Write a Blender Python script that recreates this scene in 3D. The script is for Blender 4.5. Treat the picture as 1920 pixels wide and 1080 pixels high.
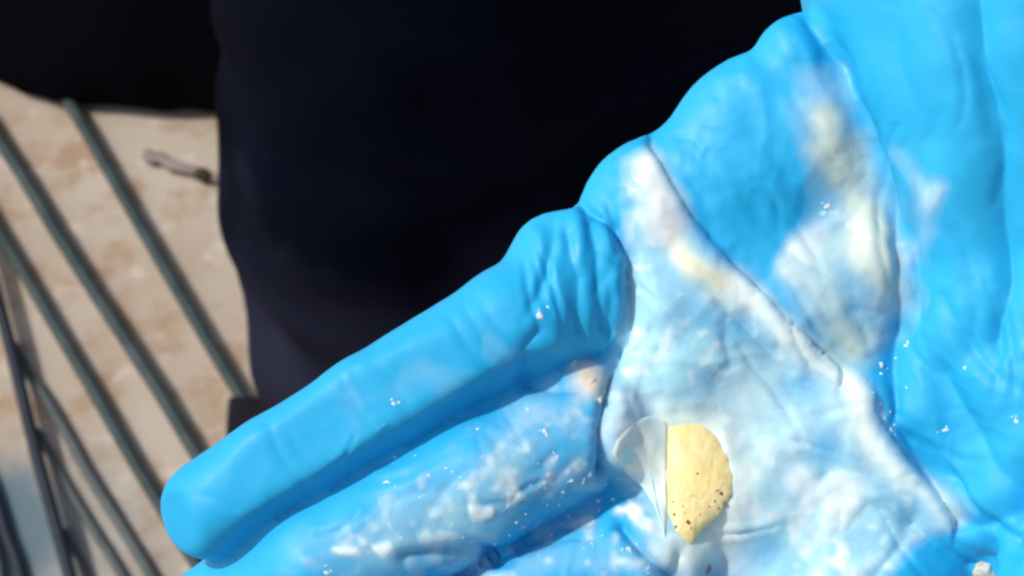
import bpy, bmesh, math, random
import numpy as np
from mathutils import Vector, Matrix
from mathutils.bvhtree import BVHTree

for o in list(bpy.data.objects):
    bpy.data.objects.remove(o)
sc = bpy.context.scene
col = sc.collection
random.seed(4)

# ------------------------------------------------------------------ camera
CAM_H = 1.20
PITCH = math.radians(50)
DIST = 0.60                                    # distance to the plane of the palm
CAM = Vector((0, 0, CAM_H))
FWD = Vector((0, math.cos(PITCH), -math.sin(PITCH)))
UP = Vector((0, math.sin(PITCH), math.cos(PITCH)))
RIGHT = Vector((1, 0, 0))
BACK = -FWD
cam = bpy.data.cameras.new('camera')
cam.sensor_width = 36
cam.lens = 36 * DIST / 0.192
cam.clip_start = 0.02
cam.clip_end = 1500
cam.dof.use_dof = True
cam.dof.focus_distance = 0.597
cam.dof.aperture_fstop = 50
co = bpy.data.objects.new('camera', cam)
co.matrix_world = Matrix(((1, 0, 0, 0), (0, UP.y, BACK.y, 0), (0, UP.z, BACK.z, CAM_H), (0, 0, 0, 1)))
col.objects.link(co)
sc.camera = co

# ------------------------------------------------------------------ light
SUN = (RIGHT * -0.64 + UP * 0.46 + BACK * 0.62).normalized()      # towards the sun
world = bpy.data.worlds.new('World')
sc.world = world
world.use_nodes = True
wn = world.node_tree
sky = wn.nodes.new('ShaderNodeTexSky')
sky.sky_type = 'NISHITA'
sky.sun_disc = False
sky.dust_density = 4.0
sky.ozone_density = 0.4
sky.sun_elevation = math.asin(SUN.z)
sky.sun_rotation = math.atan2(SUN.x, SUN.y)
wn.links.new(sky.outputs[0], wn.nodes['Background'].inputs[0])
wn.nodes['Background'].inputs[1].default_value = 0.13
sl = bpy.data.lights.new('sun', 'SUN')
sl.energy = 3.0
sl.angle = math.radians(0.6)
sl.color = (1.0, 0.96, 0.90)
so = bpy.data.objects.new('sun', sl)
so.rotation_euler = (-SUN).to_track_quat('-Z', 'Y').to_euler()
col.objects.link(so)
sc.view_settings.view_transform = 'Standard'
sc.view_settings.look = 'None'
sc.view_settings.gamma = 1
sc.view_settings.use_curve_mapping = False
sc.view_settings.exposure = -0.06
sc.cycles.pixel_filter_type = 'BLACKMAN_HARRIS'
sc.cycles.filter_width = 2.6
sc.cycles.max_bounces = 6
sc.cycles.transparent_max_bounces = 8

# ------------------------------------------------------------------ helpers
def tag(o, label=None, cat=None, group=None, kind=None):
    if label: o['label'] = label
    if cat: o['category'] = cat
    if group: o['group'] = group
    if kind: o['kind'] = kind
    return o

def empty(name, loc=(0, 0, 0)):
    o = bpy.data.objects.new(name, None)
    o.location = loc
    col.objects.link(o)
    return o

def mesh_obj(name, v, f, material, parent=None, smooth=True):
    me = bpy.data.meshes.new(name)
    me.from_pydata([tuple(p) for p in v], [], [tuple(int(i) for i in q) for q in f])
    if smooth:
        me.polygons.foreach_set('use_smooth', np.ones(len(me.polygons), dtype=bool))
    if material: me.materials.append(material)
    o = bpy.data.objects.new(name, me)
    col.objects.link(o)
    if parent: o.parent = parent
    return o

def ground_at(px, py, h=0.0):
    """the place on the level h that stands at this place of the picture (1920 wide)"""
    d = FWD * DIST + RIGHT * ((px - 960) * 1e-4) + UP * ((540 - py) * 1e-4)
    t = (h - CAM_H) / d.z
    return CAM + d * t

def hash3(i, j, k, seed):
    n = (i * 374761393 + j * 668265263 + k * 2147483647 + seed * 974634777) & 0xFFFFFFFF
    n = ((n ^ (n >> 13)) * 1274126177) & 0xFFFFFFFF
    n = n ^ (n >> 16)
    return (n & 0xFFFF) / 65535.0 * 2 - 1

def vnoise(p, scale, seed=0):
    q = p / scale
    i = np.floor(q).astype(np.int64)
    f = q - i
    f = f * f * (3 - 2 * f)
    r = 0
    for a in (0, 1):
        for b in (0, 1):
            for c in (0, 1):
                w = (f[:, 0] if a else 1 - f[:, 0]) * (f[:, 1] if b else 1 - f[:, 1]) * (f[:, 2] if c else 1 - f[:, 2])
                r = r + w * hash3(i[:, 0] + a, i[:, 1] + b, i[:, 2] + c, seed)
    return r

def fbm(p, scale, octaves=3, seed=0):
    r = 0
    for k in range(octaves):
        r = r + vnoise(p + 17.3 * k, scale / 2 ** k, seed + k) / 2 ** k
    return r

def sd_cone(P, a, b, ra, rb):
    a = np.array(a, dtype=np.float32); b = np.array(b, dtype=np.float32)
    d = b - a
    L = float(d @ d) + 1e-9
    px, py, pz = P[0] - a[0], P[1] - a[1], P[2] - a[2]
    t = np.clip((px * d[0] + py * d[1] + pz * d[2]) / L, 0, 1)
    return np.sqrt((px - t * d[0]) ** 2 + (py - t * d[1]) ** 2 + (pz - t * d[2]) ** 2) - (ra + (rb - ra) * t)

def sd_ell(P, c, r):
    x, y, z = (P[0] - c[0]) / r[0], (P[1] - c[1]) / r[1], (P[2] - c[2]) / r[2]
    return (np.sqrt(x * x + y * y + z * z) - 1) * min(r)

def smin(a, b, k):
    h = np.clip(0.5 + 0.5 * (b - a) / k, 0, 1)
    return b + (a - b) * h - k * h * (1 - h)

def surface(fn, lo, hi, step):
    """surface nets over the field fn"""
    ax = [np.arange(lo[i], hi[i] + step, step, dtype=np.float32) for i in range(3)]
    P = np.meshgrid(*ax, indexing='ij', sparse=True)
    F = np.ascontiguousarray(np.broadcast_to(fn(P), [len(a) for a in ax])).astype(np.float32)
    S = F < 0
    n = [len(a) - 1 for a in ax]
    cnt = np.zeros(n, dtype=np.int8)
    for a in (0, 1):
        for b in (0, 1):
            for c in (0, 1):
                cnt += S[a:a + n[0], b:b + n[1], c:c + n[2]]
    act = (cnt > 0) & (cnt < 8)
    idx = np.argwhere(act)
    ids = -np.ones(n, dtype=np.int64)
    ids[act] = np.arange(len(idx))
    acc = np.zeros((len(idx), 3)); w = np.zeros(len(idx))
    cor = [(a, b, c) for a in (0, 1) for b in (0, 1) for c in (0, 1)]
    val = {c: F[idx[:, 0] + c[0], idx[:, 1] + c[1], idx[:, 2] + c[2]] for c in cor}
    for c in cor:
        for d in range(3):
            if c[d]: continue
            e = list(c); e[d] = 1; e = tuple(e)
            va, vb = val[c], val[e]
            m = (va < 0) != (vb < 0)
            t = np.where(m, va / np.where(va - vb == 0, 1, va - vb), 0)
            p = np.tile(np.array(c, dtype=float), (len(idx), 1))
            p[:, d] += t
            acc[m] += p[m]; w[m] += 1
    V = (idx + acc / w[:, None]) * step + np.array(lo)
    Q = []
    for d in range(3):
        u, v = (d + 1) % 3, (d + 2) % 3
        sa = [slice(None)] * 3; sb = [slice(None)] * 3
        sa[d] = slice(0, -1); sb[d] = slice(1, None)
        A, B = S[tuple(sa)], S[tuple(sb)]
        for flip, M in ((False, A & ~B), (True, B & ~A)):
            e = np.argwhere(M)
            ok = (e[:, u] > 0) & (e[:, v] > 0) & (e[:, u] < n[u]) & (e[:, v] < n[v]) & (e[:, d] < n[d])
            e = e[ok]
            q = []
            for (du, dv) in ((1, 1), (0, 1), (0, 0), (1, 0)):
                g = e.copy(); g[:, u] -= du; g[:, v] -= dv
                q.append(ids[g[:, 0], g[:, 1], g[:, 2]])
            q = np.stack(q, 1)
            Q.append(q[:, ::-1] if flip else q)
    Q = np.concatenate(Q)
    Q = Q[(Q >= 0).all(1)]
    return V, Q

def relax(V, Q, it, f=0.5):
    E = np.concatenate([Q[:, [0, 1]], Q[:, [1, 2]], Q[:, [2, 3]], Q[:, [3, 0]]])
    n = len(V)
    cnt = np.maximum(1, np.bincount(E[:, 0], minlength=n) + np.bincount(E[:, 1], minlength=n))[:, None]
    for _ in range(it):
        a = np.stack([np.bincount(E[:, 0], V[E[:, 1], k], n) + np.bincount(E[:, 1], V[E[:, 0], k], n) for k in range(3)], 1)
        V = V * (1 - f) + a / cnt * f
    return V

def normals(V, Q):
    fn = np.cross(V[Q[:, 2]] - V[Q[:, 0]], V[Q[:, 3]] - V[Q[:, 1]])
    nr = np.zeros_like(V)
    for k in range(3):
        for c in range(4):
            nr[:, k] += np.bincount(Q[:, c], fn[:, k], len(V))
    return nr / np.maximum(1e-12, np.linalg.norm(nr, axis=1))[:, None]

def subdivide(V, Q, levels):
    """smooth the surface, split every quad in four, smooth again"""
    V = relax(V, Q, 3)
    for _ in range(levels):
        n = len(V)
        E = np.sort(np.stack([Q, np.roll(Q, -1, 1)], 2).reshape(-1, 2), 1)
        key, inv = np.unique(E[:, 0] * n + E[:, 1], return_inverse=True)
        inv = inv.reshape(-1, 4) + n
        mid = (V[key // n] + V[key % n]) / 2
        cen = V[Q].mean(1)
        ci = n + len(key) + np.arange(len(Q))
        V = np.concatenate([V, mid, cen])
        Q = np.concatenate([np.stack([Q[:, c], inv[:, c], ci, inv[:, c - 1]], 1) for c in range(4)])
        V = relax(V, Q, 2)
    return V, normals(V, Q), Q

def poly_dist(x, y, pts):
    """distance to a polyline in picture units"""
    best = np.full(x.shape, 1e9)
    for (ax, ay), (bx, by) in zip(pts[:-1], pts[1:]):
        dx, dy = bx - ax, by - ay
        t = np.clip(((x - ax) * dx + (y - ay) * dy) / (dx * dx + dy * dy + 1e-9), 0, 1)
        best = np.minimum(best, np.hypot(x - ax - t * dx, y - ay - t * dy))
    return best

def inside(x, y, pts):
    r = np.zeros(x.shape, dtype=bool)
    for (ax, ay), (bx, by) in zip(pts, pts[1:] + pts[:1]):
        c = (ay > y) != (by > y)
        r ^= c & (x < (bx - ax) * (y - ay) / ((by - ay) if by != ay else 1e-9) + ax)
    return r

def soft_poly(x, y, pts, soft):
    d = poly_dist(x, y, pts + pts[:1])
    s = np.where(inside(x, y, pts), d, -d)
    return np.clip(0.5 + s / (2 * soft), 0, 1)

# ------------------------------------------------------------------ materials
class Nodes:
    def __init__(self, name):
        self.m = bpy.data.materials.new(name)
        self.m.use_nodes = True
        self.t = self.m.node_tree
        self.b = self.t.nodes['Principled BSDF']
    def n(self, kind, **kw):
        x = self.t.nodes.new(kind)
        for k, v in kw.items(): setattr(x, k, v)
        return x
    def l(self, a, b): self.t.links.new(a, b)
    def noise(self, scale, detail=4, rough=0.55, coords='Object'):
        c = self.n('ShaderNodeTexCoord')
        x = self.n('ShaderNodeTexNoise')
        x.inputs['Scale'].default_value = scale
        x.inputs['Detail'].default_value = detail
        x.inputs['Roughness'].default_value = rough
        self.l(c.outputs[coords], x.inputs['Vector'])
        return x.outputs['Fac']
    def ramp(self, fac, stops):
        r = self.n('ShaderNodeValToRGB')
        e = r.color_ramp.elements
        while len(e) < len(stops): e.new(0.5)
        for k, (p, c) in enumerate(stops):
            e[k].position = p
            e[k].color = (*c, 1) if len(c) == 3 else c
        self.l(fac, r.inputs[0])
        return r.outputs[0]
    def mix(self, fac, a, b, blend='MIX'):
        x = self.n('ShaderNodeMix', data_type='RGBA', blend_type=blend)
        for s, v in ((x.inputs[0], fac), (x.inputs[6], a), (x.inputs[7], b)):
            if isinstance(v, (int, float)): s.default_value = v
            elif isinstance(v, tuple): s.default_value = (*v, 1)
            else: self.l(v, s)
        return x.outputs[2]
    def bump(self, h, strength, dist):
        x = self.n('ShaderNodeBump')
        x.inputs['Strength'].default_value = strength
        x.inputs['Distance'].default_value = dist
        self.l(h, x.inputs['Height'])
        self.l(x.outputs[0], self.b.inputs['Normal'])
    def set(self, **kw):
        for k, v in kw.items():
            s = self.b.inputs[k.replace('_', ' ')]
            if isinstance(v, tuple): s.default_value = (*v, 1)
            elif isinstance(v, (int, float)): s.default_value = v
            else: self.l(v, s)
        return self

def mat_plain(name, a, b, scale, rough=0.7, spec=0.3, bump=(0, 0, 0)):
    n = Nodes(name)
    f = n.noise(scale)
    n.set(Base_Color=n.ramp(f, [(0.3, a), (0.7, b)]), Roughness=rough)
    n.b.inputs['Specular IOR Level'].default_value = spec
    if bump[0]:
        n.bump(n.noise(bump[0], 6), bump[1], bump[2])
    return n.m

def m_glove():
    n = Nodes('blue_nitrile')
    f = n.noise(45, 5)
    base = n.ramp(f, [(0.3, (0.008, 0.365, 0.69)), (0.7, (0.022, 0.415, 0.76))])
    n.set(Base_Color=base, Roughness=n.ramp(n.noise(120, 4), [(0.3, (.44, .44, .44)), (0.75, (.66, .66, .66))]))
    n.b.inputs['Specular IOR Level'].default_value = 0.35
    n.b.inputs['Subsurface Weight'].default_value = 0.0
    n.bump(n.noise(260, 4, 0.5), 0.10, 0.0007)
    return n.m

def m_slime():
    n = Nodes('milky_slime')
    a = n.n('ShaderNodeAttribute', attribute_name='tint')
    al = n.n('ShaderNodeAttribute', attribute_name='film')
    f = n.noise(110, 5, 0.5)
    k = n.n('ShaderNodeMath', operation='MULTIPLY_ADD')
    n.l(f, k.inputs[0]); k.inputs[1].default_value = 0.75; k.inputs[2].default_value = -0.41
    k2 = n.n('ShaderNodeMath', operation='MULTIPLY_ADD')
    n.l(al.outputs['Fac'], k2.inputs[0]); k2.inputs[1].default_value = 1.30; n.l(k.outputs[0], k2.inputs[2])
    m = n.n('ShaderNodeMapRange', clamp=True)
    m.inputs['From Min'].default_value = 0.02; m.inputs['From Max'].default_value = 1.0
    m.inputs['To Min'].default_value = 0.0; m.inputs['To Max'].default_value = 0.94
    n.l(k2.outputs[0], m.inputs['Value'])
    n.set(Base_Color=a.outputs['Color'], Roughness=n.ramp(n.noise(60, 3), [(.38, (.12, .12, .12)), (.6, (.5, .5, .5))]), Alpha=m.outputs[0])
    n.b.inputs['IOR'].default_value = 1.36
    n.bump(n.noise(300, 6, 0.6), 0.22, 0.0010)
    return n.m

def m_ground():
    n = Nodes('beige_ground')
    big = n.noise(9, 5, 0.6)
    fine = n.noise(900, 3, 0.7)
    mid = n.noise(38, 4, 0.6)
    base = n.ramp(big, [(0.30, (0.41, 0.335, 0.26)), (0.55, (0.45, 0.39, 0.32)), (0.75, (0.50, 0.45, 0.39))])
    spot = n.ramp(mid, [(0.50, (0, 0, 0)), (0.66, (1, 1, 1))])
    sp = n.n('ShaderNodeMath', operation='MULTIPLY'); n.l(spot, sp.inputs[0]); sp.inputs[1].default_value = 0.75
    base = n.mix(sp.outputs[0], base, (0.34, 0.22, 0.13))
    pale = n.ramp(n.noise(52, 3, 0.5, 'UV' if False else 'Object'), [(0.30, (.6, .6, .6)), (0.42, (0, 0, 0))])
    base = n.mix(pale, base, (0.62, 0.55, 0.50))
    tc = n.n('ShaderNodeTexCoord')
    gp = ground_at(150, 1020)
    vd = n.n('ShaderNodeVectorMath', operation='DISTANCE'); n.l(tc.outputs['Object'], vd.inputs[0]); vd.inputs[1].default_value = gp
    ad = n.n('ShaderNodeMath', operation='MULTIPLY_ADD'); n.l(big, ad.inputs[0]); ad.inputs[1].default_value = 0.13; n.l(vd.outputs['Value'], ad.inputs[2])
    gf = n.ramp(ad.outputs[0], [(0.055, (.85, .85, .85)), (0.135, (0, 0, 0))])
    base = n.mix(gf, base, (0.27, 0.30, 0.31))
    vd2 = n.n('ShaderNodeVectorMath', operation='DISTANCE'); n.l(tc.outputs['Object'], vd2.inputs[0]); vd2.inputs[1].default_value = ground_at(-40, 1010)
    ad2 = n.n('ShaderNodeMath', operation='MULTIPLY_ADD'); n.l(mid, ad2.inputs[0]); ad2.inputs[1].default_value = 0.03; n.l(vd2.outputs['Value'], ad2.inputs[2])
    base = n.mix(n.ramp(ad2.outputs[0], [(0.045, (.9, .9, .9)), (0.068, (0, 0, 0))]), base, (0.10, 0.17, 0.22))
    g = n.ramp(fine, [(0.25, (0.80, 0.80, 0.80)), (0.75, (1.1, 1.1, 1.1))])
    base = n.mix(1.0, base, g, 'MULTIPLY')
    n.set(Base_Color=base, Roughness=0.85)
    n.b.inputs['Specular IOR Level'].default_value = 0.2
    n.bump(fine, 0.25, 0.0012)
    return n.m

M = {}
M['glove'] = m_glove()
M['slime'] = m_slime()
M['ground'] = m_ground()
M['rod'] = mat_plain('grey_green_wire', (0.018, 0.034, 0.038), (0.048, 0.070, 0.073), 60, 0.6, 0.25, (300, .3, .0006))
M['pale_rod'] = mat_plain('pale_grey_wire', (0.055, 0.075, 0.075), (0.10, 0.12, 0.12), 60, 0.6, 0.25)
M['bar'] = mat_plain('dark_navy_bar', (0.010, 0.016, 0.026), (0.018, 0.026, 0.040), 50, 0.6, 0.3)
M['rubber'] = mat_plain('near_black', (0.004, 0.004, 0.008), (0.008, 0.008, 0.012), 80, 0.7, 0.2)  # near-black, for the block under the first rod
M['trousers'] = mat_plain('navy_cloth', (0.0018, 0.0026, 0.0070), (0.0040, 0.0056, 0.0135), 14, 0.95, 0.03, (700, .2, .001))
def m_trousers():
    n = Nodes('navy_cloth')
    f = n.noise(14)
    base = n.ramp(f, [(0.3, (0.0010, 0.0017, 0.0050)), (0.7, (0.0030, 0.0046, 0.0125))])
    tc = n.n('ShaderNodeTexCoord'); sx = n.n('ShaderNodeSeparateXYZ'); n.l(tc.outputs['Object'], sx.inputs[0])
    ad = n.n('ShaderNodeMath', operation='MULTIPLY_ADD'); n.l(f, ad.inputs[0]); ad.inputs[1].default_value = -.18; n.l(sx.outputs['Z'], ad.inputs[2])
    hem_light = n.ramp(ad.outputs[0], [(0.0, (.75, .75, .75)), (0.10, (0, 0, 0))])  # sunlit hems painted in: lower legs mixed to a lighter navy
    base = n.mix(hem_light, base, (0.022, 0.024, 0.045))
    n.set(Base_Color=base, Roughness=.95)
    n.b.inputs['Specular IOR Level'].default_value = .03
    n.bump(n.noise(700, 6), .2, .001)
    return n.m
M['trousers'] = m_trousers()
M['bag'] = mat_plain('black_cloth', (0.0022, 0.0020, 0.0035), (0.0038, 0.0030, 0.0055), 20, 0.95, 0.02, (600, .2, .001))
M['shoe'] = mat_plain('black_leather', (0.012, 0.014, 0.030), (0.022, 0.024, 0.048), 40, 0.6, 0.15)
M['twig'] = mat_plain('twig_bark', (0.16, 0.12, 0.11), (0.30, 0.25, 0.24), 90, 0.9, 0.1, (500, .5, .001))
M['knot'] = mat_plain('twig_knot', (0.03, 0.025, 0.012), (0.06, 0.05, 0.03), 200, 0.9, 0.1)

# ------------------------------------------------------------------ ground
n = 40
gx = np.concatenate([-np.geomspace(300, 0.05, n), [0], np.geomspace(0.05, 300, n)])
V = [(x, y + 0.9, 0) for y in gx for x in gx]
k = len(gx)
Fq = [(j * k + i, j * k + i + 1, (j + 1) * k + i + 1, (j + 1) * k + i) for j in range(k - 1) for i in range(k - 1)]
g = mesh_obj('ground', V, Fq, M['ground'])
tag(g, kind='structure')

# ------------------------------------------------------------------ wire rack
def tube(a, b, r0, r1=None, seg=14, rings=10, wob=0.0, seed=0, flat=1.0):
    r1 = r0 if r1 is None else r1
    a, b = Vector(a), Vector(b)
    d = (b - a).normalized()
    s = d.cross(Vector((0, 0, 1))).normalized()
    t = s.cross(d)
    rng = random.Random(seed)
    V, F = [], []
    prof = [(-1, .0), (-.6, .75), (0, 1)]
    st = [(0.0, 0.55)] + [(i / rings, 1.0) for i in range(rings + 1)] + [(1.0, 0.55)]
    L = (b - a).length
    for q, (u, m) in enumerate(st):
        off = 0
        if q == 0: off = -0.5 * r0
        if q == len(st) - 1: off = 0.5 * r1
        r = (r0 + (r1 - r0) * u) * m
        c = a + d * (u * L + off) + s * rng.uniform(-wob, wob) + t * rng.uniform(-wob, wob) * .4
        for j in range(seg):
            w = 2 * math.pi * j / seg
            V.append(c + s * math.cos(w) * r + t * math.sin(w) * r * flat)
    for q in range(len(st) - 1):
        for j in range(seg):
            F.append((q * seg + j, q * seg + (j + 1) % seg, (q + 1) * seg + (j + 1) % seg, (q + 1) * seg + j))
    F.append(tuple(range(seg))[::-1]); F.append(tuple((len(st) - 1) * seg + j for j in range(seg)))
    return V, F

rack = empty('wire_rack', ground_at(130, 700))
tag(rack, 'grey green wire rack with slanting rods lying on the beige ground', 'rack')
RH = 0.0066
def rod(p, q, r, h, m, name, seed):
    a, b = ground_at(*p, h), ground_at(*q, h)
    V, F = tube(a, b, r, wob=0.0006, seed=seed)
    V = [v - rack.location for v in V]
    return mesh_obj(name, V, F, m, rack)
def ext(p, q, t): return (p[0] + (q[0] - p[0]) * t, p[1] + (q[1] - p[1]) * t)
rods = [((-186, -345), (579, 960), 0.0032), ((-135, 52), (510, 1071), 0.0034), ((-66, 322), (420, 1150), 0.0031),
        ((18, 640), (400, 1270), 0.0026), ((64, 805), (350, 1285), 0.0022), ((112, 990), (300, 1300), 0.0020)]
for k_, (p, q, r) in enumerate(rods):
    rod(p, q, r, (RH, RH, RH - .001, RH - .0032, RH - .0040, RH - .0045)[k_], M['rod'] if k_ < 3 else M['pale_rod'], 'rod', k_)
rod((-290, -530), (190, 1310), 0.0032, RH + 0.0040, M['bar'], 'frame_bar', 31)
rod((-52, 800), (62, 1150), 0.0026, RH - .003, M['bar'], 'rod', 33)
rod((-95, 620), (20, 1180), 0.0024, RH - .003, M['pale_rod'], 'rod', 34)
rod((575, 930), (250, 1330), 0.0044, RH + 0.007, M['bar'], 'frame_bar', 32)
# near-black block under the near end of the first rod
c = ground_at(452, 795)
def dark_block_f(P):
    dx, dy, dz_ = np.abs(P[0] - c.x - .006) - .010, np.abs(P[1] - c.y + .002) - .009, np.abs(P[2] - .0055) - .0035
    return np.sqrt(np.maximum(dx, 0) ** 2 + np.maximum(dy, 0) ** 2 + np.maximum(dz_, 0) ** 2) + np.minimum(np.maximum(np.maximum(dx, dy), dz_), 0) - .002
v, q = surface(dark_block_f, (c.x - .03, c.y - .045, -.008), (c.x + .045, c.y + .03, .032), 0.0012)
mesh_obj('dark_block', v - np.array(rack.location), q, M['rubber'], rack)

# ------------------------------------------------------------------ twig
a, b = ground_at(275, 292, 0.004), ground_at(440, 345, 0.005)
tw = empty('twig', a)
tag(tw, 'short grey twig with a dark knot on the bare beige ground', 'twig')
V, F = tube(a, b, 0.0036, 0.0016, wob=0.0012, seed=3, rings=14)
mesh_obj('stem', [x - a for x in V], F, M['twig'], tw)
kc = ground_at(378, 327, 0.005)
v, q = surface(lambda P: smin(sd_ell(P, kc, (.0042, .0036, .0036)), sd_ell(P, (kc.x + .003, kc.y - .0015, kc.z), (.003, .0025, .003)), .002),
               (kc.x - .007, kc.y - .007, kc.z - .006), (kc.x + .009, kc.y + .007, kc.z + .006), .0008)
mesh_obj('knot', v - np.array(a), q, M['knot'], tw)

# ------------------------------------------------------------------ black bag beyond the rack
g0, g1, g2, g3 = ground_at(-60, 35), ground_at(100, 142), ground_at(235, 208), ground_at(420, 196)
def bag_f(P):
    d = None
    for (c, r, dy) in ((g0, .09, .085), (g1, .085, .088), (g2, .085, .085), (g3, .085, .085), (ground_at(560, 90), .10, .10)):
        e = sd_ell(P, (c.x, c.y + dy, .02), (r * 1.15, r, .11))
        d = e if d is None else smin(d, e, .05)
    d = smin(d, sd_ell(P, (g1.x - .02, g1.y + .20, .10), (.26, .14, .13)), .06)
    return np.maximum(d, -P[2] + 0.001)
v, q = surface(bag_f, (-.62, .95, -.02), (.25, 1.75, .30), .008)
v, nr, q = subdivide(v, q, 0)
v = v + nr * (0.006 * fbm(v, .06, 3, 2))[:, None]
v[:, 2] = np.maximum(v[:, 2], 0.0015)
bag = mesh_obj('bag', v, q, M['bag'])
tag(bag, 'slumped black cloth bag on the ground beyond the wire rack', 'bag')

# ------------------------------------------------------------------ person standing behind the hand
person = empty('person', ground_at(760, 760))
PL = np.array(person.location)
tag(person, 'person in dark navy trousers standing behind the blue gloved hand', 'person')
la, ra = ground_at(822, 735), ground_at(1215, 640)
def trousers_f(P):
    d = sd_cone(P, (la.x, la.y, .03), (la.x + .0, la.y + .03, .46), .088, .084)
    d = smin(d, sd_cone(P, (la.x + .005, la.y + .03, .46), (la.x + .05, la.y + .10, .90), .080, .105), .03)
    e = sd_cone(P, (ra.x, ra.y, .03), (ra.x - .01, ra.y + .03, .46), .082, .086)
    e = smin(e, sd_cone(P, (ra.x - .01, ra.y + .03, .46), (ra.x - .05, ra.y + .05, .90), .080, .105), .03)
    d = smin(d, e, .02)
    d = smin(d, sd_ell(P, ((la.x + ra.x) / 2, (la.y + ra.y) / 2 + .08, .92), (.19, .14, .13)), .05)
    return d
lo = (min(la.x, ra.x) - .18, min(la.y, ra.y) - .16, -.06)
hi = (max(la.x, ra.x) + .18, max(la.y, ra.y) + .30, 1.08)
v, q = surface(trousers_f, lo, hi, .010)
v, nr, q = subdivide(v, q, 1)
ph = v[:, 2] * 60 + 3.2 * fbm(v, .11, 2, 21)
v = v + nr * (0.010 * fbm(v, .10, 3, 11) + 0.0035 * np.sin(ph) * np.clip(1.2 - v[:, 2] * 1.6, .2, 1))[:, None]
v[:, 2] = np.maximum(v[:, 2], 0.006)
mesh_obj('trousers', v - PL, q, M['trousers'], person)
for s_ in (la, ra):
    def shoe_f(P, s_=s_):
        d = sd_cone(P, (s_.x, s_.y + .03, .045), (s_.x - .05, s_.y - .13, .035), .048, .045)
        return np.maximum(d, -P[2] + .002)
    v, q = surface(shoe_f, (s_.x - .12, s_.y - .22, -.02), (s_.x + .08, s_.y + .12, .12), .006)
    v, nr, q = subdivide(v, q, 0)
    v[:, 2] = np.maximum(v[:, 2], 0.001)
    mesh_obj('shoe', v - PL, q, M['shoe'], person)

# ------------------------------------------------------------------ the gloved hand (millimetres, x right, y up, z to the viewer)
def H(px, py, z=0.0):
    s = (600 - z) / 600
    return np.array(((px - 960) * .1 * s, (540 - py) * .1 * s, z))
def chain(P, pts, k=1.5):
    d = None
    for (a, b) in zip(pts[:-1], pts[1:]):
        e = sd_cone(P, H(*a[:3]), H(*b[:3]), a[3], b[3])
        d = e if d is None else smin(d, e, k)
    return d
little = [(1125, 515, -4, 13.0), (960, 617, 5, 11.6), (700, 783, 10, 11.6), (520, 886, 10, 10.6), (394, 955, 8, 9.5)]
ring = [(1100, 795, 0, 13.0), (900, 902, 5, 13.2), (600, 1060, 6, 12.9), (330, 1210, -8, 10.8), (180, 1300, -14, 9)]
middle = [(1220, 1045, 0, 13.2), (990, 1163, 4, 13.2), (700, 1325, 4, 12.2), (430, 1480, -6, 10.5), (300, 1550, -13, 9)]
index = [(1420, 1235, -1, 12.5), (1200, 1410, 4, 12.0), (950, 1560, 4, 11), (750, 1680, -4, 10), (650, 1730, -10, 9)]
thumb = [(1960, 640, -4, 25), (2000, 900, 4, 18), (2010, 1060, 14, 13), (1940, 1290, 20, 12), (1850, 1450, 22, 11), (1790, 1560, 20, 9.5)]
wrist = [(1965, 480, -8, 28), (1935, 150, -10, 35.5), (1950, -80, -14, 43.5), (2080, -350, -14, 38), (2260, -800, -14, 37)]
def smax(a, b, k): return -smin(-a, -b, k)
def little_f(P):
    d = chain(P, little)
    a0, a1 = H(900, 655, 8), H(420, 938, 9)
    ax = (a1 - a0) / np.linalg.norm(a1 - a0)
    side = np.cross(ax, (0, 0, 1)); side /= np.linalg.norm(side)
    if side[1] > 0: side = -side
    up = np.cross(side, ax); up = up if up[2] > 0 else -up
    def cut(d, n, p, off, k):
        return smax(d, (P[0] - p[0]) * n[0] + (P[1] - p[1]) * n[1] + (P[2] - p[2]) * n[2] - off, k)
    d = cut(d, side * .86 + up * .51, a0, 8.3, .5)
    d = cut(d, side * -.12 + up * .993, a0, 9.2, .9)
    n = ax * .80 + up * .58 - side * .17
    return cut(d, n / np.linalg.norm(n), H(402, 948, 9), 7.6, .8)
def hand_f(P):
    d = smin(chain(P, [(1230, 490, -9, 15), (1510, 250, -9, 16)]), sd_ell(P, H(1330, 350, -5), (14, 14, 11)), 3)
    d = smin(d, chain(P, [(1230, 690, -7, 15), (1640, 500, -8, 15)]), 12)
    d = smin(d, chain(P, [(1290, 930, -7, 15), (1720, 760, -8, 15)]), 12)
    d = smin(d, chain(P, [(1440, 1150, -7, 15), (1850, 960, -8, 16)]), 12)
    # heel of the hand on the little finger side: three lumps along the outline
    d = smin(d, sd_ell(P, H(1230, 415, -3), (15, 15.8, 10)), 2)
    d = smin(d, sd_ell(P, H(1440, 285, -3), (19, 19, 10)), 1.4)
    d = smin(d, sd_ell(P, H(1512, 122, -3), (10, 10.2, 8)), 1.3)
    d = smin(d, sd_ell(P, H(1055, 500, 0), (10.6, 10.8, 11)), 1.5)
    d = smin(d, sd_ell(P, H(1200, 830, -4), (9, 10, 12)), 3)
    d = smin(d, sd_ell(P, H(1270, 610, -3), (12, 17, 12.5)), 5)
    d = smin(d, chain(P, [(1140, 905, -6, 11), (800, 1085, -6, 10.5), (500, 1230, -12, 8)]), 2)
    d = smin(d, chain(P, [(1120, 690, -9, 10), (800, 870, -7, 9.5), (560, 1000, -7, 8)]), 2)
    d = smin(d, chain(P, wrist, 14), 2.5)
    d = smin(d, chain(P, thumb), 5)
    for fch, kk in ((little, 2.0), (ring, 1.4), (middle, 1.4), (index, 3)):
        d = smin(d, little_f(P) if fch is little else chain(P, fch), kk)
    # open cuff end of the glove
    e = H(2200, -680, -8)
    return np.maximum(d, (P[0] - e[0]) * .47 + (P[1] - e[1]) * .88)
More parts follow.
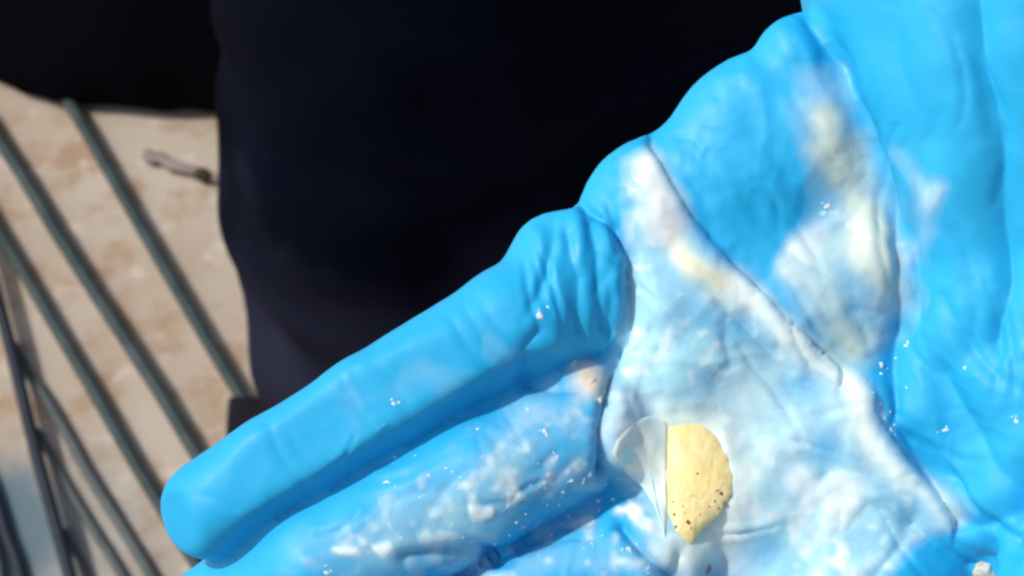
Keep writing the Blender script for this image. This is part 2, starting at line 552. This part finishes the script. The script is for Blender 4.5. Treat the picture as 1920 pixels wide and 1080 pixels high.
v, q = surface(hand_f, (-92, -132, -52), (165, 134, 48), 1.0)
v, nr, q = subdivide(v, q, 1)
s_ = 600 / (600 - v[:, 2])
X = 960 + v[:, 0] * 10 * s_
Y = 540 - v[:, 1] * 10 * s_
front = np.clip((nr[:, 2] - 0.05) / 0.35, 0, 1)
jit = 14 * fbm(v, 14, 2, 40)
jit2 = 14 * fbm(v, 14, 2, 41)
dz = np.zeros(len(v))
def crease(pts, w, depth, lip=0.0):
    global dz
    d = poly_dist(X + jit * .5, Y + jit2 * .5, pts)
    dz -= depth * np.exp(-(d / (.85 * w)) ** 1.25)
    if lip: dz += lip * np.exp(-((d - 2.4 * w) / (1.4 * w)) ** 2)
# folds at the root of the little finger
crease([(1175, 660), (1180, 560), (1178, 480), (1150, 430), (1095, 400)], 11, 1.8, .2)
crease([(1160, 660), (1140, 740), (1128, 800), (1130, 880)], 10, 2.6, .3)
crease([(1130, 880), (1165, 895), (1195, 918)], 20, 1.9, .2)
crease([(1085, 620), (1085, 520), (1060, 440)], 22, 1.3, .6)
crease([(1130, 620), (1118, 500), (1105, 430)], 12, 1.1, .6)
crease([(1015, 560), (1030, 480), (1020, 420)], 24, .8, .3)
crease([(985, 700), (985, 650), (1010, 620)], 14, 1.3, .2)
crease([(985, 715), (1045, 730), (1090, 735)], 12, 1.0, .2)
# between the fingers
crease([(1150, 915), (1080, 970), (990, 1015), (910, 1060), (880, 1090)], 18, .9, .2)
crease([(760, 1045), (900, 1035), (930, 1050)], 12, 1.6, .3)
crease([(1165, 985), (1210, 1040), (1270, 1090)], 12, 2.2, .4)
crease([(1275, 1050), (1275, 1110)], 18, 1.8)
# heel of the hand
edge_line = [(1215, 275), (1290, 400), (1370, 490), (1460, 585), (1570, 690)]
edge_low = [(1640, 775), (1700, 860), (1790, 975)]
def step(line, h, back):
    global dz
    d = poly_dist(X + jit * .3, Y + jit2 * .3, line)
    sg = np.full(X.shape, -1.0)
    xl = np.interp(Y, [p[1] for p in line], [p[0] for p in line])
    sg = np.where(X < xl, 1.0, -1.0)
    ends = np.clip(1.2 - np.maximum(np.maximum(line[0][1] - Y, Y - line[-1][1]), 0) / 60, 0, 1)
    t = np.clip((sg * d + 10) / 28, 0, 1)
    dz += ends * h * t * t * (3 - 2 * t) * np.exp(-(np.maximum(sg * d, 0) / back) ** 2)
    dz -= ends * .9 * np.exp(-(np.maximum(-sg * d - 2, 0) / 26) ** 1.5) * (sg < 0)
step(edge_line, .9, 130)
step(edge_low, 1.0, 110)
crease([(1520, 40), (1575, 130), (1620, 230), (1665, 340), (1690, 480), (1690, 600), (1675, 700), (1690, 800), (1790, 970)], 22, 2.2, .4)
crease([(1430, 250), (1480, 330), (1540, 400)], 45, .7)
crease([(1715, 985), (1755, 1020), (1830, 1075)], 40, 4.2, .3)
crease([(1690, 1030), (1640, 1080)], 30, 1.8)
crease([(1790, 985), (1850, 990), (1890, 960)], 24, 1.5)
# long soft folds of the loose glove over the ball of the thumb
crease([(1830, -20), (1850, 120), (1880, 300), (1890, 520), (1860, 640)], 42, 2.6, 1.0)
crease([(1680, -20), (1690, 120), (1740, 260)], 40, 1.2, .5)
crease([(1775, 700), (1820, 800), (1870, 880), (1920, 930)], 22, 1.3, .5)
crease([(1720, 830), (1760, 880), (1800, 900)], 20, .8, .3)
crease([(1935, 890), (1900, 960), (1885, 1030)], 26, 4.0, .3)
# finger tip seam and side ridge
# faint joint lines on the little finger
for (a_, b_, d_) in (((640, 700), (730, 830), .30), ((662, 690), (748, 815), .22), ((500, 790), (580, 920), .25), ((850, 590), (930, 700), .35), ((876, 575), (950, 670), .30), ((900, 560), (965, 640), .30)):
    crease([a_, ((a_[0] + b_[0]) / 2 - 8, (a_[1] + b_[1]) / 2 + 6), b_], 9, d_, .1)
crease([(320, 950), (360, 930), (400, 935), (440, 960)], 20, .45, .2)
dz += 0.0 * np.exp(-(poly_dist(X, Y, [(430, 1020), (560, 925), (760, 812), (900, 725), (975, 665)]) / 26) ** 2)
# palm: lumps below the slime
dz += 0.8 * fbm(np.stack([X, Y, X * 0], 1) + 1000, 110, 3, 60) * soft_poly(X, Y, [(1180, 300), (1560, 620), (1800, 990), (1260, 1060), (1150, 700)], 60)
# general unevenness of a loose thin glove
# thin tension wrinkles of the loose film
rw = random.Random(77)
def wrinkles(n, box, ang, spread, length, depth, width):
    for _ in range(n):
        cx, cy = rw.uniform(box[0], box[2]), rw.uniform(box[1], box[3])
        a = math.radians(ang + rw.gauss(0, spread)); L = rw.uniform(.5, 1.3) * length
        bend = rw.uniform(-.16, .16) * L
        p = [(cx + math.cos(a) * L * t - math.sin(a) * bend * (1 - 4 * t * t), cy + math.sin(a) * L * t + math.cos(a) * bend * (1 - 4 * t * t)) for t in (-.5, -.25, 0, .25, .5)]
        sel = (np.abs(X - cx) < L + 60) & (np.abs(Y - cy) < L + 60) & (nr[:, 2] > 0)
        d = poly_dist(X[sel] + jit[sel] * .4, Y[sel] + jit2[sel] * .4, p)
        e = np.hypot(X[sel] - cx, Y[sel] - cy) / (L * .6)
        w = width * rw.uniform(.7, 1.4); h = depth * rw.uniform(.5, 1.3) * np.clip(1.25 - e, 0, 1)
        dz[sel] += h * (.7 * np.exp(-((d - 1.6 * w) / (1.2 * w)) ** 2) - np.exp(-(d / w) ** 1.4))
wrinkles(9, (1640, 0, 1900, 620), 78, 8, 340, .30, 12)
wrinkles(12, (1700, 600, 1920, 1060), 52, 14, 200, .38, 9)
wrinkles(9, (1260, 90, 1580, 520), 52, 14, 200, .22, 9)
wrinkles(18, (1180, 520, 1700, 1060), 48, 30, 170, .34, 8)
wrinkles(10, (980, 400, 1180, 680), 82, 10, 160, .32, 8)
wrinkles(14, (620, 800, 1150, 1070), 150, 25, 120, .28, 7)
wrinkles(6, (420, 700, 980, 950), 60, 10, 110, .12, 8)
PX = np.stack([X, Y, X * 0], 1) + 2000
warp = np.stack([fbm(PX, 160, 2, 201), fbm(PX, 160, 2, 203), X * 0], 1) * 60
def crumple(sc_, seed):
    a = np.abs(vnoise(PX + warp, sc_, seed)); b = np.abs(vnoise(PX + warp * .7 + 333, sc_ * .6, seed + 5))
    return (.5 - np.minimum(a, .5)) * 1.2 + (.4 - np.minimum(b, .4)) * .7 - .5
where = np.clip(soft_poly(X, Y, [(1060, 380), (1260, 240), (1560, 60), (1680, 480), (1950, 700), (1950, 1150), (850, 1150), (1120, 760)], 90) + .30, 0, 1)
dz += crumple(150, 210) * .85 * where + crumple(62, 230) * .26 * where + crumple(30, 250) * .10 * where
wr = 0.42 * fbm(v, 15, 3, 70) + 0.10 * (1 - np.abs(fbm(v, 7, 2, 75))) * np.clip(fbm(v, 35, 1, 78) + .3, 0, 1)
fing = soft_poly(X, Y, [(250, 860), (620, 650), (960, 480), (1010, 720), (400, 1110), (250, 1080)], 30)
wr *= 1 - .55 * fing
dz *= 1 - .45 * fing
v = v + nr * (dz * front + wr)[:, None]
v = relax(v, q, 1, .35)
nr = normals(v, q)

hand = empty('gloved_hand')
tag(hand, 'open left hand in a wet bright blue rubber glove, palm to the viewer', 'hand')
origin = CAM + FWD * DIST
hand.location = origin
hand.matrix_world = Matrix(((1, 0, 0, origin.x), (0, UP.y, BACK.y, origin.y), (0, UP.z, BACK.z, origin.z), (0, 0, 0, 1)))
def hand_obj(name, v, f, m, parent=None):
    o = mesh_obj(name, np.asarray(v) * .001, f, m)
    if parent is not None: o.parent = parent
    else: o.matrix_world = hand.matrix_world.copy()
    return o
hand_obj('glove', v, q, M['glove'], hand)
# dark sleeve that the cuff of the glove disappears into
def sleeve_f(P):
    d = sd_cone(P, H(2190, -640, -14), H(2520, -1300, -30), 41, 47)
    d = smin(d, sd_cone(P, H(2520, -1300, -30), H(2800, -2000, -60), 47, 55), 10)
    e = H(2190, -640, -14)
    return np.maximum(d, -((P[0] - e[0]) * .47 + (P[1] - e[1]) * .88))
sv0, sq0 = surface(sleeve_f, (60, 60, -140), (280, 330, 50), 5.0)
sv0, sn0, sq0 = subdivide(sv0, sq0, 1)
sv0 = sv0 + sn0 * (2.5 * fbm(sv0, 40, 3, 301) + 1.2 * np.sin((sv0[:, 0] * .47 + sv0[:, 1] * .88) * .35 + 2 * fbm(sv0, 50, 2, 305)))[:, None]
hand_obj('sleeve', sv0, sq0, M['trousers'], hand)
bvh = BVHTree.FromPolygons([tuple(p) for p in v.tolist()], q.tolist())
def surf(px, py):
    """point and normal on the palm side of the glove"""
    e = Vector((0, 0, 600)); t = Vector(((px - 960) * .1, (540 - py) * .1, 0))
    hit, nrm, _, _ = bvh.ray_cast(e, (t - e).normalized())
    return hit, nrm

# ------------------------------------------------------------------ slime
s_ = 600 / (600 - v[:, 2])
X = 960 + v[:, 0] * 10 * s_
Y = 540 - v[:, 1] * 10 * s_
XY = np.stack([X, Y, X * 0], 1) + 3000
wx, wy = 40 * fbm(XY, 120, 2, 101), 40 * fbm(XY, 120, 2, 103)
x, y = X + wx * .45, Y + wy * .45
n1 = fbm(XY, 110, 2, 110)
n2 = fbm(XY, 60, 2, 115)
n3 = fbm(XY, 24, 2, 119)
film = np.zeros(len(v)); thick = np.zeros(len(v))
tint = np.tile(np.array((0.46, 0.85, 0.98)), (len(v), 1))
def layer(mask, alpha, t, colr=None):
    global film, thick, tint
    a = np.clip(mask * alpha, 0, 1)
    if colr is not None:
        w = np.clip(mask, 0, 1)[:, None] * min(1, alpha * 1.2)
        tint = tint * (1 - w) + np.array(colr) * w
    film = 1 - (1 - film) * (1 - a)
    thick = np.maximum(thick, mask * t)
def stroke(pts, w): return np.clip(np.exp(-(poly_dist(x, y, pts) / w) ** 2) * (1 + .7 * n2), 0, 1)
def blob(cx, cy, r): return np.clip(1.25 - np.hypot(x - cx, y - cy) / r, 0, 1)
palm = soft_poly(X + wx * .15, Y + wy * .15, [(1175, 300), (1215, 275), (1290, 400), (1370, 490), (1460, 585), (1575, 690), (1645, 780), (1705, 862), (1795, 980), (1720, 1020), (1640, 1100), (1290, 1100), (1230, 1010), (1150, 880), (1135, 720), (1180, 600), (1175, 420)], 20)
layer(palm * np.clip(.88 + .4 * n1, 0, 1), .74, .5)
up = soft_poly(x, y, [(1500, 150), (1570, 140), (1620, 260), (1690, 470), (1680, 620), (1590, 700), (1530, 630), (1480, 520), (1540, 400), (1530, 280)], 34)
layer(up * np.clip(.75 + .5 * n1, 0, 1), .55, .5, (0.56, 0.70, 0.62))
layer(stroke([(1540, 520), (1600, 600), (1640, 520)], 60), .45, .5, (0.64, 0.80, 0.76))
layer(blob(1600, 640, 60), .5, .6, (0.72, 0.76, 0.50))
st = np.exp(-(poly_dist(x, y, [(1200, 310), (1230, 400), (1300, 480), (1375, 535), (1445, 600), (1530, 680), (1590, 730), (1640, 810), (1700, 885), (1775, 970)]) / 30) ** 2)
layer(st * np.clip(.9 + .4 * n1, 0, 1), .92, 1.5, (0.86, 0.94, 0.87))
layer(stroke([(1250, 440), (1300, 500), (1350, 525)], 26), .7, 1.0, (0.86, 0.80, 0.50))
layer(blob(1245, 410, 60), .6, 1.2, (0.78, 0.80, 0.82))
layer(blob(1400, 750, 95), .50, .8, (0.68, 0.86, 0.84))
layer(stroke([(1500, 900), (1550, 920), (1590, 900), (1570, 960)], 34), .7, 1.2, (0.78, 0.90, 0.94))
layer(stroke([(1440, 860), (1500, 820), (1560, 800)], 40), .3, .5, (0.66, 0.88, 0.92))
layer(blob(1345, 1040, 75), .7, 1.3, (0.74, 0.82, 0.78))
outl = [(1250, 795), (1318, 790), (1365, 825), (1392, 890), (1376, 940), (1330, 990), (1300, 1035), (1270, 1040)]
layer(np.exp(-(poly_dist(X, Y, outl) / 42) ** 2), .70, 1.0, (0.80, 0.92, 0.82))
layer(stroke([(1712, 480), (1738, 440), (1752, 370)], 26), .45, .5, (0.66, 0.88, 0.95))
layer(stroke([(1690, 300), (1720, 380)], 24), .25, .3, (0.60, 0.84, 0.95))
layer(stroke([(1480, 510), (1525, 455), (1555, 400)], 24), .7, .8, (0.76, 0.88, 0.90))
layer(stroke([(1545, 230), (1580, 330), (1640, 440), (1665, 540)], 40), .50, .5, (0.64, 0.68, 0.56))
layer(blob(1180, 790, 60), .6, .8, (0.70, 0.82, 0.88))
layer(blob(1105, 720, 42), .85, 1.6, (0.62, 0.54, 0.46))
for pts_, w_ in (([(945, 948), (985, 932), (1010, 908), (1060, 896), (1112, 880)], 13), ([(1070, 995), (1130, 962), (1190, 960), (1222, 1000)], 14), ([(865, 905), (880, 920)], 12), ([(700, 1018), (740, 1022)], 11),
                 ([(880, 960), (900, 985), (925, 970)], 12), ([(1020, 830), (1050, 865)], 11), ([(1150, 1010), (1190, 1035)], 10), ([(620, 1040), (680, 1030)], 9)):
    layer(stroke(pts_, w_) * np.clip(.55 + 1.3 * n3, 0, 1), .85, .9, (0.76, 0.90, 0.94))
wet = soft_poly(x, y, [(900, 830), (1110, 730), (1130, 900), (900, 1040), (640, 1080), (560, 1060)], 50)
layer(wet * np.clip(.75 + .6 * n1, 0, 1), .50, .3)
layer(wet * np.clip(n3 * 1.2 + n1 * .8 - .05, 0, 1), .60, .25, (0.72, 0.90, 0.95))
wet2 = soft_poly(x, y, [(1130, 950), (1230, 1000), (1260, 1090), (900, 1100)], 40)
layer(wet2 * np.clip(.6 + .8 * n1, 0, 1), .45, .3)
layer(wet2 * np.clip(n3 * 1.2 + n1 * .8 - .05, 0, 1), .60, .25, (0.74, 0.90, 0.95))
layer(palm * np.clip(n3 * 1.3 + n1 * .8 - .25, 0, 1), .6, .4, (0.80, 0.92, 0.95))
layer(soft_poly(x, y, [(640, 740), (900, 590), (960, 640), (700, 830)], 60) * np.clip(.4 + n1, 0, 1), .22, .05)
film *= np.clip(.92 + .2 * n2, .3, 1.2)
vis = front > .02
film[~vis] = 0
keep = (film[q] > .04).any(1) & (nr[q][:, :, 2].min(1) > .0)
fq = q[keep]
used, inv = np.unique(fq, return_inverse=True)
fq = inv.reshape(-1, 4)
tv = .38 * thick[used] + .10 * np.clip(film[used] * 4, 0, 1)
sv = v[used] + nr[used] * (0.05 + tv * (1 + .35 * n2[used]) * np.clip(film[used] * 3, .05, 1))[:, None]
slime = hand_obj('slime', sv, fq, M['slime'])
me = slime.data
ca = me.color_attributes.new('tint', 'FLOAT_COLOR', 'POINT')
ca.data.foreach_set('color', np.concatenate([tint[used], np.ones((len(used), 1))], 1).astype(np.float32).ravel())
fa = me.attributes.new('film', 'FLOAT', 'POINT')
fa.data.foreach_set('value', np.clip(film[used], 0, 1).astype(np.float32))
tag(slime, 'milky translucent slime with pale ridges smeared over the blue palm and lower fingers', 'slime')

# ------------------------------------------------------------------ yellow wedge in the palm
def m_yellow():
    n = Nodes('pale_yellow_flesh')
    f = n.noise(140, 5)
    base = n.ramp(f, [(0.3, (0.93, 0.74, 0.30)), (0.7, (0.95, 0.82, 0.44))])
    mott = n.ramp(n.noise(420, 5, .6), [(.42, (0, 0, 0)), (.70, (.42, .42, .42))])
    base = n.mix(mott, base, (0.80, 0.55, 0.22))
    n.set(Base_Color=base, Roughness=0.4)
    n.b.inputs['Subsurface Weight'].default_value = 0.25
    n.b.inputs['Subsurface Radius'].default_value = (.004, .003, .001)
    n.b.inputs['Subsurface Scale'].default_value = .5
    n.bump(n.noise(450, 6), .5, .0009)
    return n.m
M['yellow'] = m_yellow()
M['membrane'] = mat_plain('pale_membrane', (0.66, 0.88, 0.90), (0.88, 0.93, 0.86), 200, .25, .5, (300, .2, .0006))
M['membrane'].node_tree.nodes['Principled BSDF'].inputs['Alpha'].default_value = .8
M['speck'] = mat_plain('brown_speck', (0.14, 0.09, 0.04), (0.36, 0.26, 0.13), 900, .7, .2)
M['grit'] = mat_plain('grey_grit', (0.05, 0.06, 0.06), (0.30, 0.32, 0.30), 500, .7, .2, (900, .4, .0005))
M['crumb'] = mat_plain('pale_crumb', (0.42, 0.42, 0.36), (0.62, 0.62, 0.56), 300, .5, .4, (800, .4, .0006))

outline = [(1251, 795), (1282, 790), (1318, 797), (1350, 818), (1374, 850), (1384, 892), (1376, 930), (1352, 962), (1326, 985), (1308, 1006), (1296, 1032), (1270, 1036), (1256, 1028), (1253, 960), (1250, 880)]
def resample(pts, n):
    P = np.array(pts + pts[:1], float)
    L = np.r_[0, np.cumsum(np.hypot(*np.diff(P, axis=0).T))]
    t = np.linspace(0, L[-1], n, endpoint=False)
    return np.stack([np.interp(t, L, P[:, 0]), np.interp(t, L, P[:, 1])], 1)
R = resample(outline, 72)
R = R + np.stack([fbm(np.c_[R, R[:, :1] * 0] + 500, 34, 2, 91), fbm(np.c_[R, R[:, :1] * 0] + 900, 34, 2, 93)], 1) * 2.5
cen = np.array((1305., 895.))
hc, _ = surf(*cen)
rings = [(1.0, -1.5), (1.0, .15), (.97, .55), (.92, .9), (.8, 1.35), (.6, 1.7), (.4, 1.85), (.2, 1.9)]
yv, yf = [], []
def zbase(px, py):
    h, _ = surf(px, py)
    return h.z
zr = [zbase(*p) for p in R]
zr = np.array(zr)
A_ = np.c_[R[:, 0] - cen[0], R[:, 1] - cen[1], np.ones(len(R))]
cf = np.linalg.lstsq(A_, zr, rcond=None)[0]
pl = A_ @ cf
if abs(cf[2] - hc.z) < 4: hc = Vector((hc.x, hc.y, cf[2] + .4))
zr = np.clip(pl, hc.z - 2.5, hc.z + 2.5)
zr0 = np.minimum(np.convolve(np.r_[zr[-4:], zr, zr[:4]], np.ones(9) / 9, 'valid'), hc.z + 2.5)
for (s, hgt) in rings:
    for k_, p in enumerate(R):
        pp = cen + (p - cen) * s
        zz = zr[k_] * s + hc.z * (1 - s) + hgt
        yv.append(H(pp[0], pp[1], zz))
n_ = len(R)
for a in range(len(rings) - 1):
    for b in range(n_):
        yf.append((a * n_ + (b + 1) % n_, a * n_ + b, (a + 1) * n_ + b, (a + 1) * n_ + (b + 1) % n_))
yv.append(H(*cen, hc.z + 1.9))
for b in range(n_):
    yf.append(((len(rings) - 1) * n_ + (b + 1) % n_, (len(rings) - 1) * n_ + b, len(yv) - 1))
yf.append(tuple(range(n_)))
yv = np.array(yv)
yv[n_:, 2] += .5 * fbm(np.stack([yv[n_:, 0], yv[n_:, 1], 0 * yv[n_:, 0]], 1) + 50, 6, 2, 7)
frag = empty('yellow_wedge'); 
frag.matrix_world = hand.matrix_world @ Matrix.Translation(Vector(H(*cen, hc.z)) * .001)
FO = H(*cen, hc.z)
tag(frag, 'pale yellow wedge with brown specks stuck in the slimy palm', 'flesh')
yy = np.flip(np.array([0]))
body = hand_obj('flesh', np.array(yv) - FO, [tuple(reversed(t)) for t in yf], M['yellow'], frag)
bm = bmesh.new(); bm.from_mesh(body.data); bmesh.ops.recalc_face_normals(bm, faces=bm.faces); bm.to_mesh(body.data); bm.free()
ybvh = BVHTree.FromPolygons([tuple(p) for p in yv.tolist()], yf)
def ysurf(px, py):
    e = Vector((0, 0, 600)); t = Vector(((px - 960) * .1, (540 - py) * .1, 0))
    h, nn, _, _ = ybvh.ray_cast(e, (t - e).normalized())
    return h
sv_, sf_ = [], []
rng = random.Random(8)
ico = bmesh.new(); bmesh.ops.create_icosphere(ico, subdivisions=2, radius=1)
IV = np.array([list(p.co) for p in ico.verts]); IF = [tuple(p.index for p in f.verts) for f in ico.faces]; ico.free()
def add_blob(VV, FF, c, r, squash=.5, seed=0, stretch=True):
    b = len(VV)
    nz = 1 + .35 * fbm(IV + seed * 7.7, .8, 2, seed)
    ang = seed * 2.4; el = 1 + .22 * abs(math.sin(seed * 1.7)) if stretch else 1
    for p in IV * nz[:, None]:
        p = np.array((p[0] * el * math.cos(ang) - p[1] / el * math.sin(ang), p[0] * el * math.sin(ang) + p[1] / el * math.cos(ang), p[2]))
        VV.append((c[0] + p[0] * r, c[1] + p[1] * r, c[2] + p[2] * r * squash))
    FF.extend([tuple(i + b for i in f) for f in IF])
for k_, (px, py, r) in enumerate([(1265, 965, .7), (1291, 980, .9), (1268, 988, .7), (1262, 942, .5), (1308, 888, .5), (1352, 925, .8), (1357, 943, .9), (1362, 955, .7), (1345, 920, .5), (1330, 950, .4), (1280, 950, .4), (1300, 930, .3), (1262, 1000, .5), (1274, 1004, .35), (1284, 962, .35), (1296, 990, .45), (1340, 940, .45), (1347, 953, .5), (1368, 930, .45), (1356, 908, .3), (1312, 965, .3), (1272, 925, .25)]):
    h = ysurf(px, py)
    if h: add_blob(sv_, sf_, h, r * .5, .22, k_)
sp = hand_obj('speck', np.array(sv_) - FO, sf_, M['speck'], frag)
tag(sp, kind='stuff')

mo = [(1253, 786), (1212, 781), (1176, 794), (1150, 824), (1143, 852), (1166, 880), (1206, 915), (1236, 970), (1250, 1020), (1251, 900)]
MR = resample(mo, 60)
mc = np.array((1215., 870.))
mv, mf = [], []
mz = np.array([zbase(*p) for p in MR])
mz = np.convolve(np.r_[mz[-3:], mz, mz[:3]], np.ones(7) / 7, 'valid')
mr = [(1.0, -1.2), (1.0, .1), (.96, .35), (.90, .55), (.82, .55), (.7, .5), (.5, .45), (.3, .45)]
for (s1, hg) in mr:
    for k_, p in enumerate(MR):
        pp = mc + (p - mc) * s1
        mv.append(H(pp[0], pp[1], (mz[k_] if s1 > .95 else zbase(*pp) + .2) + hg))
mv = np.array(mv)
mv[60:, 2] += .2 * fbm(np.stack([mv[60:, 0], mv[60:, 1], 0 * mv[60:, 0]], 1) + 80, 3.5, 2, 17)
mv = np.concatenate([mv, [H(mc[0], mc[1], zbase(*mc) + .65)]])
for a in range(len(mr) - 1):
    for b in range(60):
        mf.append((a * 60 + (b + 1) % 60, a * 60 + b, (a + 1) * 60 + b, (a + 1) * 60 + (b + 1) % 60))
for b in range(60): mf.append(((len(mr) - 1) * 60 + (b + 1) % 60, (len(mr) - 1) * 60 + b, len(mv) - 1))
o = hand_obj('membrane', mv - FO, mf, M['membrane'], frag)
bm = bmesh.new(); bm.from_mesh(o.data); bmesh.ops.recalc_face_normals(bm, faces=bm.faces); bm.to_mesh(o.data); bm.free()

# crumbs and grit
def lump(name, pxs, m, label, cat, seed):
    VV, FF = [], []
    h0, _ = surf(pxs[0][0], pxs[0][1])
    def f(P):
        d = None
        for (px, py, r) in pxs:
            h, _ = surf(px, py)
            e = sd_ell(P, (h.x, h.y, h.z - r * .1), (r, r * .9, r * .6))
            d = e if d is None else smin(d, e, 1.0)
        return d
    v, q = surface(f, (h0.x - 9, h0.y - 9, h0.z - 7), (h0.x + 9, h0.y + 9, h0.z + 7), .35)
    v = v + .42 * np.stack([fbm(v, 1.3, 2, seed + i) for i in range(3)], 1)
    o = hand_obj(name, v - np.array(h0), q, m)
    o.matrix_world = hand.matrix_world @ Matrix.Translation(h0 * .001)
    return tag(o, label, cat)
lump('crumb', [(1852, 1072, 2.6), (1885, 1062, 2.4), (1866, 1092, 2.8)], M['crumb'], 'pale grey crumb lodged in the fold beside the thumb', 'crumb', 3)
lump('beige_crumb', [(1108, 722, 1.5), (1094, 703, 1.1), (1122, 748, 1.1)], mat_plain('beige_crumb', (0.60, 0.50, 0.40), (0.72, 0.64, 0.56), 300, .5, .4, (800, .3, .0005)),
     'small beige crumb at the base of the fingers', 'crumb', 5)
lump('grit', [(1322, 1070, 1.0), (1330, 1062, .7)], M['grit'], 'tiny dark grit below the yellow wedge', 'grit', 9)

# ------------------------------------------------------------------ wet droplets
nw = Nodes('water_glint')
nw.set(Base_Color=(0.80, 0.95, 1.0), Roughness=0.10, Alpha=0.75)  # whitish, mostly opaque colour paints sun glints onto the drops
nw.b.inputs['IOR'].default_value = 1.33
M['water_glint'] = nw.m
spots = [(1012, 592, 1.3), (990, 770, .9), (1022, 810, 1.0), (1045, 858, .8), (882, 914, 1.2), (872, 908, .8), (738, 757, .7), (725, 904, .7), (722, 1018, 1.2),
         (612, 1074, .8), (848, 982, .9), (730, 985, .7), (1552, 386, 1.3), (1545, 400, .9), (1703, 643, .8), (1652, 685, 1.0), (1618, 716, 1.1), (1775, 806, .8), (1907, 790, .9),
         (1075, 688, 1.2), (1088, 694, 1.0), (1178, 1030, .9), (1215, 1066, .7), (1670, 808, .8), (1600, 985, .8), (1450, 996, 1.0), (1110, 1020, .6), (1105, 888, .9), (1020, 905, 1.0), (955, 935, 1.1), (1070, 900, .8), (960, 930, .8), (1590, 1000, .7), (1810, 690, .5), (660, 1005, .5)]
rng = random.Random(12)
for _ in range(70):
    spots.append((rng.gauss(960, 120), rng.gauss(920, 55), rng.uniform(.14, .46)))
for _ in range(14):
    spots.append((rng.gauss(1650, 40), rng.gauss(740, 60), rng.uniform(.2, .4)))
VV, FF = [], []
for k_, (px, py, r) in enumerate(spots):
    h, nn = surf(px, py)
    if h is None or nn.z < .3: continue
    add_blob(VV, FF, np.array(h) + np.array(nn) * .02 * r, r * (.52 if r > .5 else .8), .30, k_)
    if r > .5:
        for m_ in range(3):
            h2, n2_ = surf(px + rng.gauss(0, 9 * r), py + rng.gauss(0, 9 * r))
            if h2 is not None and abs(h2.z - h.z) < 2: add_blob(VV, FF, np.array(h2), r * rng.uniform(.15, .38), .3, k_ * 3 + m_)
dr = hand_obj('droplets', VV, FF, M['water_glint'])
tag(dr, 'tiny wet droplets with glints painted white on the blue fingers and palm', 'water_glint', kind='stuff')
